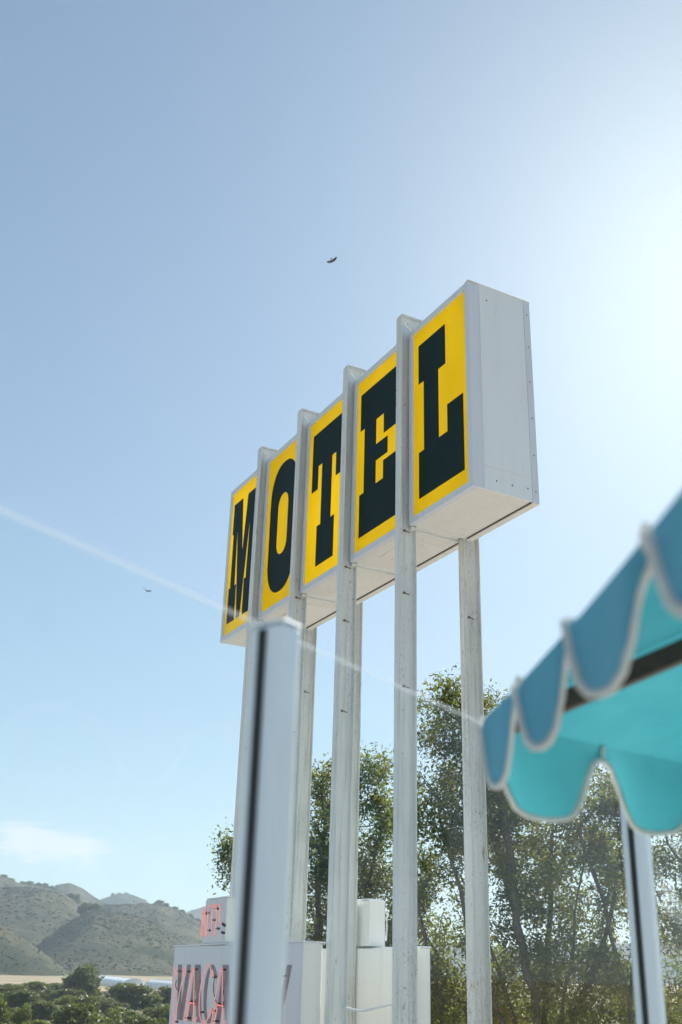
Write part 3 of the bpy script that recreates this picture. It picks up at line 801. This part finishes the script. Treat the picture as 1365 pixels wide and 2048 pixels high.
RD[8] = ridge('hill', [(300, 1850), (370, 1829), (395, 1818), (420, 1812), (480, 1812), (560, 1830), (650, 1860), (760, 1878), (900, 1888), (1050, 1896), (1200, 1890), (1400, 1880), (1700, 1870)], 2600, 500, 300, 'the faint far range behind the trees', 1500, 8, 1.2, 3.0)

# ------------------------------------------------------------------ small valley trees
def leaf_cloud(n, clumps, seed, size, flat=.8):
    """n leaf quads spread through the clumps' volume; returns verts, faces, tint"""
    rg = np.random.default_rng(seed)
    C = np.array([c[:3] for c in clumps]); Rr = np.array([c[3] for c in clumps])
    p_ = Rr**2.2/np.sum(Rr**2.2); k = rg.choice(len(C), n, p=p_)
    d = rg.normal(size=(n, 3)); d /= np.linalg.norm(d, axis=1)[:, None]
    r = (.45+.55*rg.random(n)**.5)*(1+rg.normal(0, .10, n))
    ctr_ = C[k]+d*(Rr[k]*r)[:, None]*np.array([1, 1, flat])
    return quads(ctr_, rg, size, np.clip(rg.normal(.45, .2, n)+(rg.random(len(C))[k]-.5)*.4, 0, 1))
def quads(ctr_, rg, size, tint):
    n = len(ctr_)
    a = rg.normal(size=(n, 3)); a /= np.linalg.norm(a, axis=1)[:, None]
    b = rg.normal(size=(n, 3)); b -= a*(a*b).sum(1)[:, None]; b /= np.linalg.norm(b, axis=1)[:, None]
    s_ = (size*np.exp(rg.normal(0, .25, n)))[:, None]
    V = np.stack([ctr_-a*s_, ctr_-b*s_*.42+a*s_*.1, ctr_+a*s_, ctr_+b*s_*.42+a*s_*.1], 1).reshape(-1, 3)
    F = np.arange(4*n).reshape(n, 4)
    return V, F, np.repeat(tint, 4)
def small_tree(name, seed, mat, n=5200, leaf=.036, tall=1.0):
    """unit tree: 1 high, about 1 wide"""
    rg = random.Random(seed); root = empty(name)
    cl = [(0, 0, .58, .27), (0, 0, .3, .3)]
    for k in range(22):
        a = rg.random()*6.283; rr = .12+.26*rg.random(); z = .14+.72*rg.random()
        rr *= 1.0 if z < .62 else .62
        cl.append((rr*math.cos(a), rr*math.sin(a), z*tall if tall > 1 else z, .11+.11*rg.random()))
    V, F, T_ = leaf_cloud(n, cl, seed, leaf)
    npmesh('crown', V, F, mat, root, T_)['kind'] = 'stuff'
    m = MB(); m.tube([(0, 0, -.08), (.01, 0, .2), (.02, .01, .55)], [.045, .032, .012], 7)
    for c in cl[1:8]: m.tube([(.01, 0, .22), (c[0]*.5, c[1]*.5, (c[2]+.25)/2), c[:3]], [.02, .014, .006], 5)
    m.build('trunk', M_bark, root, smooth=True)
    return root
protos = [small_tree('valley_tree', 11, M_oak), small_tree('valley_tree', 12, M_oak), small_tree('valley_tree', 13, M_oak2), small_tree('valley_tree', 14, M_oak, 5200, .036, 1.12)]
used = [False]*4
def plant(kind, px, pytop, wpx, dist, label, name='valley_tree', group='trees in the valley', gz=None, hgt=None):
    b = protos[kind]
    o = b if not used[kind] else copy_tree(b); used[kind] = True
    top = at(px, pytop, dist); z0 = g_at(top.x, top.y) if gz is None else gz
    h = (top.z-z0) if hgt is None else hgt
    if hgt is not None: z0 = top.z-hgt
    wd = wpx*dist/FPX
    o.location = (top.x, top.y, z0); o.scale = (wd/.92, wd/.92, h/.97); o.rotation_euler.z = rnd.random()*6.28
    o.name = name; tag(o, label, 'tree', group)
    return o
G1 = 'round dark green tree among the valley trees'
for kd, px, py, wp, ds, lb in (
    (3, 177, 1936, 66, 230, 'tallest dark pointed tree above the valley trees, left of the greenhouse'),
    (0, 12, 1968, 90, 200, 'dark tree at the left edge under the small hill'),
    (1, 62, 1956, 62, 245, 'grey green round tree below the tan field at left'),
    (0, 102, 1966, 58, 250, 'middle sized tree just left of the tallest dark tree'),
    (2, 4, 1986, 44, 112, 'pale yellow green tree cut by the left edge'),
    (2, 47, 2008, 38, 100, 'small pale green tree near the lower left corner'),
    (2, 128, 1990, 46, 170, 'loose pale tree in front of the tall dark tree'),
    (1, 80, 1995, 70, 165, 'broad dark tree between the two pale trees at left'),
    (1, 212, 1986, 66, 190, 'dark tree right below the tallest tree'),
    (0, 272, 1967, 92, 205, 'big round tree in front of the greenhouse'),
    (1, 256, 2003, 86, 122, 'bushy tree in front of the big round tree'),
    (0, 318, 2012, 64, 135, 'low tree beside the left edge of the vacancy sign'),
    (3, 338, 1976, 40, 240, 'dark tree touching the left edge of the vacancy sign'),
    (0, 152, 2006, 100, 96, 'bright green bushy tree at the bottom, left of centre'),
    (1, 205, 2012, 90, 100, 'bright green bushy tree at the bottom, under the greenhouse'),
    (1, 95, 2024, 70, 90, 'low bush at the bottom between pale tree and bright tree'),
    (0, 300, 2032, 80, 88, 'low bush at the bottom beside the sign cabinet'),
    (1, 25, 2030, 70, 86, 'low dark bush in the lower left corner'),
    (0, 145, 1978, 60, 215, 'dark tree tucked between the loose pale tree and the tallest tree'),
    (1, 240, 1985, 50, 215, 'small dark tree left of the big round tree'),
    (2, 228, 2020, 44, 105, 'pale bush at the bottom under the big round tree'),
    (0, 35, 1980, 60, 190, 'dark tree under the grey green round tree'),
    (2, 340, 2008, 40, 125, 'pale bush beside the lower left edge of the vacancy sign'),
    (0, 175, 1990, 60, 150, 'dark rounded tree in front of the foot of the tallest tree')):
    plant(kd, px, py, wp*1.32, ds, lb)
for i, (px, py, wp, ds) in enumerate(sorted(((640, 1935, 150, 60), (760, 1960, 170, 58), (880, 1965, 150, 64), (985, 1985, 170, 50), (1100, 1990, 190, 48), (1225, 1985, 170, 52), (1330, 1975, 180, 50), (1430, 1960, 190, 55), (1050, 1945, 200, 110), (1300, 1935, 200, 120), (830, 1940, 180, 115)))):
    plant((0, 1, 2)[i % 3], px, py+45, wp, ds, 'bush low behind the big trees, %s of its row from the left' % ('first', 'second', 'third', 'fourth', 'fifth', 'sixth', 'seventh', 'eighth', 'ninth', 'tenth', 'eleventh')[i], 'background_bush', 'bushes low behind the big trees')
# oaks on the ridges
OAKS = []
ORD = ['first', 'second', 'third', 'fourth', 'fifth', 'sixth', 'seventh', 'eighth', 'ninth', 'tenth', 'eleventh', 'twelfth', 'thirteenth', 'fourteenth', 'fifteenth', 'sixteenth', 'seventeenth', 'eighteenth']
for i, (px, py, wp, ds, hh) in enumerate([(4, 1745, 34, 1390, 15), (24, 1756, 26, 1395, 12), (48, 1760, 22, 1395, 10), (62, 1762, 18, 1395, 9), (78, 1763, 20, 1395, 9), (92, 1766, 20, 1395, 9), (104, 1769, 16, 1395, 8),
     (-14, 1740, 30, 1395, 14), (58, 1772, 22, 1135, 10), (142, 1783, 20, 1140, 10), (155, 1788, 18, 1140, 9), (176, 1802, 36, 905, 8), (165, 1812, 22, 905, 6), (190, 1806, 22, 900, 6), (128, 1800, 20, 1130, 9), (96, 1790, 16, 1100, 8),
     (322, 1800, 24, 1240, 11), (310, 1806, 18, 1240, 8), (334, 1806, 16, 1240, 9), (286, 1803, 16, 1240, 8), (352, 1813, 18, 1240, 9), (366, 1819, 18, 1235, 9), (380, 1825, 18, 1235, 9), (394, 1834, 18, 1230, 9), (300, 1822, 26, 1200, 10), (330, 1830, 30, 1180, 11), (355, 1845, 26, 1170, 10), (270, 1818, 22, 1210, 9), (380, 1862, 26, 1150, 10), (400, 1880, 26, 1130, 10), (345, 1862, 20, 1150, 9),
     (226, 1786, 12, 2195, 9), (240, 1784, 14, 2195, 9), (254, 1785, 12, 2195, 8)]):
    OAKS.append((px, py, wp, ds, hh))

for lo_, hi_, where in ((1300, 1500, 'along the wooded ridge at upper left'), (1090, 1145, 'on the long brown hill at the left'), (890, 910, 'on top of the big round hill'), (1146, 1260, 'on the dark slope right of the round hill'), (2000, 2500, 'on the pale far hilltop in the gap')):
    sel = sorted(q for q in OAKS if lo_ <= q[3] <= hi_ and not (q[3] in (1130, 1150) and q[0] > 300) or (lo_ == 1146 and q[3] in (1130, 1150) and q[0] > 300))
    for i, (px, py, wp, ds, hh) in enumerate(sel):
        plant(i % 2, px, py, wp, ds, 'small dark oak %s, %s from the left' % (where, ORD[i]), 'ridge_oak', 'oaks along the hill ridges', hgt=hh)

# greenhouses
t = NT('white greenhouse film'); M_film = t.done(t.pbr((.86, .87, .87), .35))
def greenhouse(p0, p1, wd, ht, label):
    root = tag(empty('greenhouse', tuple((p0+p1)/2)), label, 'greenhouse', 'white greenhouses in the tan field'); c0 = (p0+p1)/2
    ax = (p1-p0); ax.z = 0; L_ = ax.length; ax.normalize(); sd_ = Vector((-ax.y, ax.x, 0))
    nb = 9; rows = []
    for e in (p0-c0, p1-c0):
        rows.append([e+sd_*(wd/2*math.cos(math.pi*k/10))+Vector((0, 0, ht*(.35+.65*math.sin(math.pi*k/10)))) for k in range(11)])
    rows = [[r_[0]-Vector((0, 0, ht*.5))]+r_+[r_[-1]-Vector((0, 0, ht*.5))] for r_ in rows]
    n = len(rows[0]); m = MB(); m.add(rows[0]+rows[1], [(i, i+1, n+i+1, n+i) for i in range(n-1)]+[tuple(range(n-1, -1, -1)), tuple(range(n, 2*n))])
    m.build('film_roof', M_film, root, smooth=False)
    for k in range(nb+1):
        q = (p0-c0).lerp(p1-c0, k/nb)
        MB().tube([q+sd_*((wd/2+.05)*math.cos(math.pi*j/10))+Vector((0, 0, (ht+.06)*(.35+.65*math.sin(math.pi*j/10)))) for j in range(11)], .07, 4).build('hoop', M_frame, root)
def gat(px, py, dist):
    q = at(px, py, dist); return Vector((q.x, q.y, g_at(q.x, q.y)))
greenhouse(gat(190, 1962, 455), gat(268, 1972, 400), 8, 3.0, 'long white greenhouse left of the big round valley tree')
greenhouse(gat(312, 1975, 400), gat(372, 1980, 370), 8, 3.0, 'white greenhouse end beside the vacancy sign')

# ------------------------------------------------------------------ big trees behind the sign (space colonisation)
M_leaf = foliage_mat('broad leaves', [(0, (.022, .034, .013)), (.42, (.060, .084, .024)), (.78, (.17, .165, .04)), (.93, (.17, .15, .03)), (.975, (.24, .12, .03)), (1, (.30, .05, .03))], .58)
t = NT('trunk bark'); v = t.coord((3, 3, .6), obj=False)
nb_ = t.noise(v, 7, 7, .7)
M_trunk = t.done(t.pbr(t.mix(t.rng(nb_, .3, .7), (.06, .05, .042), (.15, .13, .11)), .9, 0, t.bump(nb_, .8, .02), .1))
def big_tree(label, base, stems, clumps, seed, nleaf):
    """clumps: (px, py, rx px, ry px, distance) leaf masses round the crown; stems: first trunk nodes"""
    rg = np.random.default_rng(seed)
    C = []; Rr = []
    for (px, py, rx, ry, ds) in clumps:
        c = at(px, py, ds); C.append(c); k = 1.34*ds/FPX; Rr.append((rx*k, (rx+ry)/2*k*1.1, ry*k))
    C = np.array(C); Rr = np.array(Rr)
    vol = Rr.prod(1); per = np.maximum(34, (215*vol/vol.mean())**.9).astype(int)
    pts = []; own = []
    for i in range(len(C)):
        d = rg.normal(size=(per[i], 3)); d /= np.linalg.norm(d, axis=1)[:, None]
        pts.append(C[i]+d*(rg.random(per[i])**.42)[:, None]*Rr[i]); own += [i]*per[i]
    A = np.concatenate(pts)
    # initial stems
    nodes = []; par = []
    def addn(p_, q): nodes.append(np.array(p_, float)); par.append(q); return len(nodes)-1
    root_i = addn(base, -1)
    for st in stems:
        cur = root_i
        for p_ in st:
            tgt = np.array(p_, float); a = nodes[cur]; L_ = np.linalg.norm(tgt-a); n = max(1, int(L_/.4))
            for j in range(1, n+1):
                wob = rg.normal(0, .035, 3) if j < n else 0
                cur = addn(a+(tgt-a)*j/n+wob, cur)
    step, kill, infl = .26, .34, 7.0
    N = np.array(nodes); alive = np.ones(len(A), bool)
    nd = np.full(len(A), 1e9); ni = np.zeros(len(A), int)
    new = N; new0 = 0
    for it in range(160):
        dm = np.linalg.norm(A[:, None, :]-new[None], axis=2)
        j = dm.argmin(1); dv = dm[np.arange(len(A)), j]
        upd = dv < nd; nd[upd] = dv[upd]; ni[upd] = j[upd]+new0
        alive &= nd > kill
        act = alive & (nd < infl)
        if not act.any(): break
        ids = ni[act]; dirs = A[act]-N[ids]; dirs /= np.linalg.norm(dirs, axis=1)[:, None]
        u, inv = np.unique(ids, return_inverse=True)
        acc = np.zeros((len(u), 3)); np.add.at(acc, inv, dirs)
        acc += rg.normal(0, .10, acc.shape); acc[:, 2] += .06*0
        acc /= np.linalg.norm(acc, axis=1)[:, None]+1e-9
        new = N[u]+acc*step; new0 = len(N)
        par += list(u); N = np.concatenate([N, new])
        if len(N) > 9000: break
    par = np.array(par); n = len(N)
    rad = np.zeros(n); ch = np.zeros(n, int)
    tip = .0085
    acc = np.zeros(n)
    for i in range(n-1, -1, -1):
        r_ = acc[i]**(1/2.1) if acc[i] > 0 else tip
        rad[i] = max(tip, r_); 
        if par[i] >= 0: acc[par[i]] += rad[i]**2.1; ch[par[i]] += 1
    rad = np.where(rad > .016, np.minimum(.016+(rad-.016)*1.3, .2), rad)
    root = tag(empty('broadleaf_tree', tuple(base)), label, 'tree', 'big broadleaf trees behind the sign')
    # wood: one tube per chain
    m = MB(); kids = {}
    for i in range(n):
        if par[i] >= 0: kids.setdefault(par[i], []).append(i)
    b3 = np.array(base)
    starts = [(root_i, k) for k in kids.get(root_i, [])]
    while starts:
        p0, k = starts.pop(); ch_ = [p0]; cur = k
        while True:
            ch_.append(cur); ks = kids.get(cur, [])
            if not ks: break
            ks = sorted(ks, key=lambda q: -rad[q]); starts += [(cur, q) for q in ks[1:]]; cur = ks[0]
        rr_ = [min(rad[ch_[0]], rad[ch_[1]]*1.15)]+[rad[q] for q in ch_[1:]]
        m.tube([Vector(N[q]-b3) for q in ch_], rr_, 7 if rr_[0] > .05 else 4, cap=False)
    m.build('trunk_and_branches', M_trunk, root, smooth=True)
    # leaves in sprays along the thin twigs
    tw = np.where(rad < .0150)[0]; tw = tw[par[tw] >= 0]
    w_ = .25+rg.random(len(tw))**2*2.0; w_[ch[tw] == 0] *= 2.0
    hole = np.array([mnoise.noise(tuple(c*.9+3.1+seed))*.7 + .9*mnoise.noise(tuple(c*2.7)) for c in N[tw]]); w_ *= np.clip((hole+.26)*3.4, .03, 1.0)
    k = rg.choice(len(tw), nleaf, p=w_/w_.sum()); q = tw[k]
    f_ = rg.random(nleaf)[:, None]
    P = N[q]*f_+N[par[q]]*(1-f_)
    P = P+rg.normal(0, .17, (nleaf, 3)); P[:, 2] -= np.abs(rg.normal(0, .03, nleaf))
    tone = np.clip(rg.normal(.42, .24, n), .0, .9)
    big = np.array([mnoise.noise(tuple(c*.9)) for c in N])*.28
    tint = np.clip(tone[q]*.6+rg.normal(.16, .09, nleaf)+big[q], 0, .86)
    rare = rg.random(n) < .05
    tint = np.where(rare[q] & (rg.random(nleaf) < .7), .88+.12*rg.random(nleaf)**1.5, tint)
    V, F, T_ = quads(P-b3, rg, .040*np.exp(rg.normal(0, .2, nleaf)), tint)
    npmesh('crown', V, F, M_leaf, root, T_)['kind'] = 'stuff'
    return root
def pol(azd, dist, z): return (dist*math.sin(R(azd)), dist*math.cos(R(azd)), z)
big_tree('tallest broadleaf tree with fanning trunks behind the right-hand white posts', pol(10.4, 24, 0),
    [[pol(10.3, 24, 5.6), pol(9.6, 24, 7.4), pol(8.4, 24, 9.2)], [pol(10.3, 24, 5.6), pol(10.9, 24.3, 7.6), pol(11.2, 24.4, 9.3)], [pol(10.1, 24, 4.6), pol(8.2, 23.7, 7.0), pol(6.6, 23.7, 8.6)], [pol(10.6, 24, 5.0), pol(13.2, 24.2, 7.1), pol(14.3, 24.2, 8.6)], [pol(10.1, 24, 3.8), pol(6.8, 24, 6.0), pol(4.9, 24.3, 7.4)], [pol(10.4, 23.4, 5.2), pol(9.3, 23.1, 7.6), pol(8.9, 22.9, 9.6), pol(8.0, 23, 11.2)], [pol(10.5, 23.6, 4.8), pol(12.1, 23.0, 7.4), pol(12.9, 22.9, 9.2)], [pol(10.2, 23.2, 4.4), pol(7.4, 22.8, 6.9), pol(5.6, 22.9, 9.6)], [pol(14.6, 23.6, .2), pol(14.5, 23.6, 6.4), pol(13.4, 23.3, 8.4), pol(12.6, 23.2, 9.5)], [pol(14.5, 23.6, 6.0), pol(15.4, 23.5, 8.2)], [pol(6.2, 23.4, .2), pol(5.6, 23.3, 6.0), pol(4.4, 23.2, 8.0), pol(3.9, 23.2, 9.2)]],
    [(905, 1415, 62, 55, 24), (968, 1440, 55, 60, 24.5), (880, 1520, 66, 66, 23.5), (960, 1545, 66, 66, 24.5), (890, 1640, 78, 62, 23), (990, 1660, 74, 62, 25), (1085, 1690, 80, 60, 24), (1190, 1610, 72, 72, 24), (1150, 1725, 80, 66, 25), (860, 1740, 58, 50, 24), (1235, 1690, 50, 80, 23.5), (1040, 1775, 80, 46, 23.5), (1215, 1800, 62, 48, 25), (1000, 1955, 100, 62, 24), (1120, 1945, 100, 66, 23.5), (885, 1900, 56, 50, 24.5), (835, 1630, 40, 50, 24), (838, 1800, 40, 50, 24.3), (870, 1960, 60, 50, 24), (915, 1760, 50, 50, 24.6), (1010, 1580, 60, 55, 23.4), (1120, 1800, 60, 50, 24.8), (1235, 1965, 60, 60, 24.5), (1075, 1600, 60, 50, 24.5), (1150, 1850, 55, 40, 24), (960, 1850, 50, 36, 23.5), (1060, 2040, 120, 60, 24), (920, 2030, 80, 55, 24)],
    21, 92000)
big_tree('left broadleaf tree showing between the left white posts', pol(-.2, 26, 0),
    [[pol(-.2, 26, 5.6), pol(-.6, 26, 8.2), pol(-.3, 26, 9.8)], [pol(-.2, 26, 5.2), pol(1.6, 26, 7.6), pol(2.3, 25.8, 9.4)], [pol(-.2, 26, 5.4), pol(-3.0, 26, 7.8)], [pol(.2, 25.4, 5.0), pol(.9, 25.1, 8.0), pol(.6, 25, 10.2)], [pol(.4, 25.5, 5.0), pol(2.7, 25, 7.0), pol(3.6, 24.8, 8.0)]],
    [(745, 1545, 46, 46, 26), (655, 1575, 46, 50, 26), (705, 1625, 70, 50, 26), (640, 1690, 56, 60, 26.5), (765, 1680, 56, 58, 25.5), (715, 1765, 66, 50, 26), (640, 1850, 56, 50, 26), (456, 1712, 20, 42, 26), (520, 1700, 46, 54, 26), (575, 1620, 42, 56, 26), (785, 1790, 46, 50, 26), (565, 1780, 54, 56, 26.5), (740, 1880, 70, 50, 26), (660, 1950, 80, 60, 26), (800, 1960, 70, 60, 26)],
    22, 55000)
big_tree('right broadleaf tree cut by the right edge of the picture, beyond the umbrella', pol(20.5, 25, 0),
    [[pol(20.4, 25, 5.6), pol(20.1, 25, 8.0), pol(19.6, 25, 9.6)], [pol(20.4, 25, 5.0), pol(18.8, 25, 7.2), pol(18.0, 25, 8.8)]],
    [(1335, 1690, 46, 60, 25), (1400, 1590, 80, 70, 25), (1425, 1730, 80, 80, 25), (1355, 1790, 56, 50, 24.5), (1340, 1885, 38, 44, 25), (1405, 1930, 80, 70, 25), (1335, 2005, 50, 44, 25), (1480, 1620, 90, 90, 25.5), (1490, 1800, 80, 80, 25), (1380, 1500, 60, 50, 25)],
    23, 38000)

# ------------------------------------------------------------------ birds
M_bird = plain('dark plumage', (.02, .019, .018), .8)
def bird(px, py, dist, span, roll, yaw, label, dihedral=.12, tilt=-2):
    root = tag(empty('soaring_bird', tuple(at(px, py, dist))), label, 'bird', 'birds soaring in the sky')
    m = MB()
    secs = [(0, .0, .0, .0)]
    def wing(sg):
        st = [(.03, .20, -.10, 0), (.16, .24, -.10, .35), (.30, .20, -.12, .75), (.42, .12, -.15, 1.0), (.50, -.02, -.13, 1.1)]
        rows = []
        for (x_, le, te, dz) in st:
            z_ = dihedral*dz*.5; th = .012
            rows.append([(sg*x_, le, z_), (sg*x_, (le+te)/2, z_+th), (sg*x_, te, z_), (sg*x_, (le+te)/2, z_-th*.5)])
        vs = [q for r_ in rows for q in r_]; fs = [(i*4+j, i*4+(j+1) % 4, i*4+4+(j+1) % 4, i*4+4+j) for i in range(len(rows)-1) for j in range(4)]+[(0, 1, 2, 3), tuple(range(len(vs)-4, len(vs)))]
        m.add(vs, fs)
    m.tube([(0, .30, .0), (0, .24, .0), (0, .12, 0), (0, -.1, 0), (0, -.22, 0)], [.012, .032, .05, .035, .012], 8)
    wing(1); wing(-1)
    m.add([(-.03, -.16, .004), (.03, -.16, .004), (.07, -.36, 0), (0, -.38, 0), (-.07, -.36, 0), (0, -.25, -.012)], [(0, 1, 2, 3, 4), (5, 1, 0), (5, 2, 1), (5, 3, 2), (5, 4, 3), (5, 0, 4)])
    b = m.build('body', M_bird, root)
    root.scale = (span,)*3; root.rotation_euler = (R(tilt), R(roll), R(yaw))
bird(665, 521, 160, 2.0, -22, -18, 'dark soaring bird high in the sky above the sign')
bird(293, 1181, 200, 2.0, 26, -4, 'small faint soaring bird left of the sign beside the glass edge', .3)

# ------------------------------------------------------------------ cobweb on the glass post at the right
t = NT('spider silk'); M_silk = t.done(t.node('ShaderNodeMixShader', {0: .55, 1: t.node('ShaderNodeBsdfTransparent').outputs[0], 2: t.pbr((.85, .87, .87), .4)}).outputs[0])
wb = g0+gd*(k2+.02); wz = at(1310, 1760, math.hypot(wb.x, wb.y)).z
web = tag(empty('cobweb', (wb.x, wb.y, wz)), 'pale cobweb strung from the right glass post', 'cobweb')
m = MB(); g3 = Vector((gd.x, gd.y, 0)); i3 = Vector((-gn.x, -gn.y, 0))*.045
rg_ = random.Random(4)
for k in range(9):
    a = i3+Vector((0, 0, .035-.012*k)); b = i3*1.1+g3*(.30+.05*rg_.random())+Vector((0, 0, -.09-.012*k*rg_.random()))
    md = (a+b)/2-Vector((0, 0, .012*rg_.random()))
    m.tube([a, md, b], .0006, 4)
for k in range(9):
    f_ = .12+.085*k
    m.tube([i3+g3*(.33*f_)+Vector((0, 0, .03-.11*f_)), i3+g3*(.33*f_+.02)+Vector((0, 0, -.06-.09*f_))], .0005, 4)
o = m.build('silk_threads', M_silk, web); o['kind'] = 'stuff'

# ------------------------------------------------------------------ haze
t = NT('valley haze')
vol = t.node('ShaderNodeVolumePrincipled', {'Color': (.70, .86, 1.0, 1), 'Density': .00022, 'Anisotropy': .1})
t.l.new(vol.outputs[0], t.out.inputs['Volume'])
hz = MB().box(-3500, 3500, -3500, 3500, -6, 330).build('haze', t.m)
tag(hz, 'thin pale haze over the valley', kind='stuff')
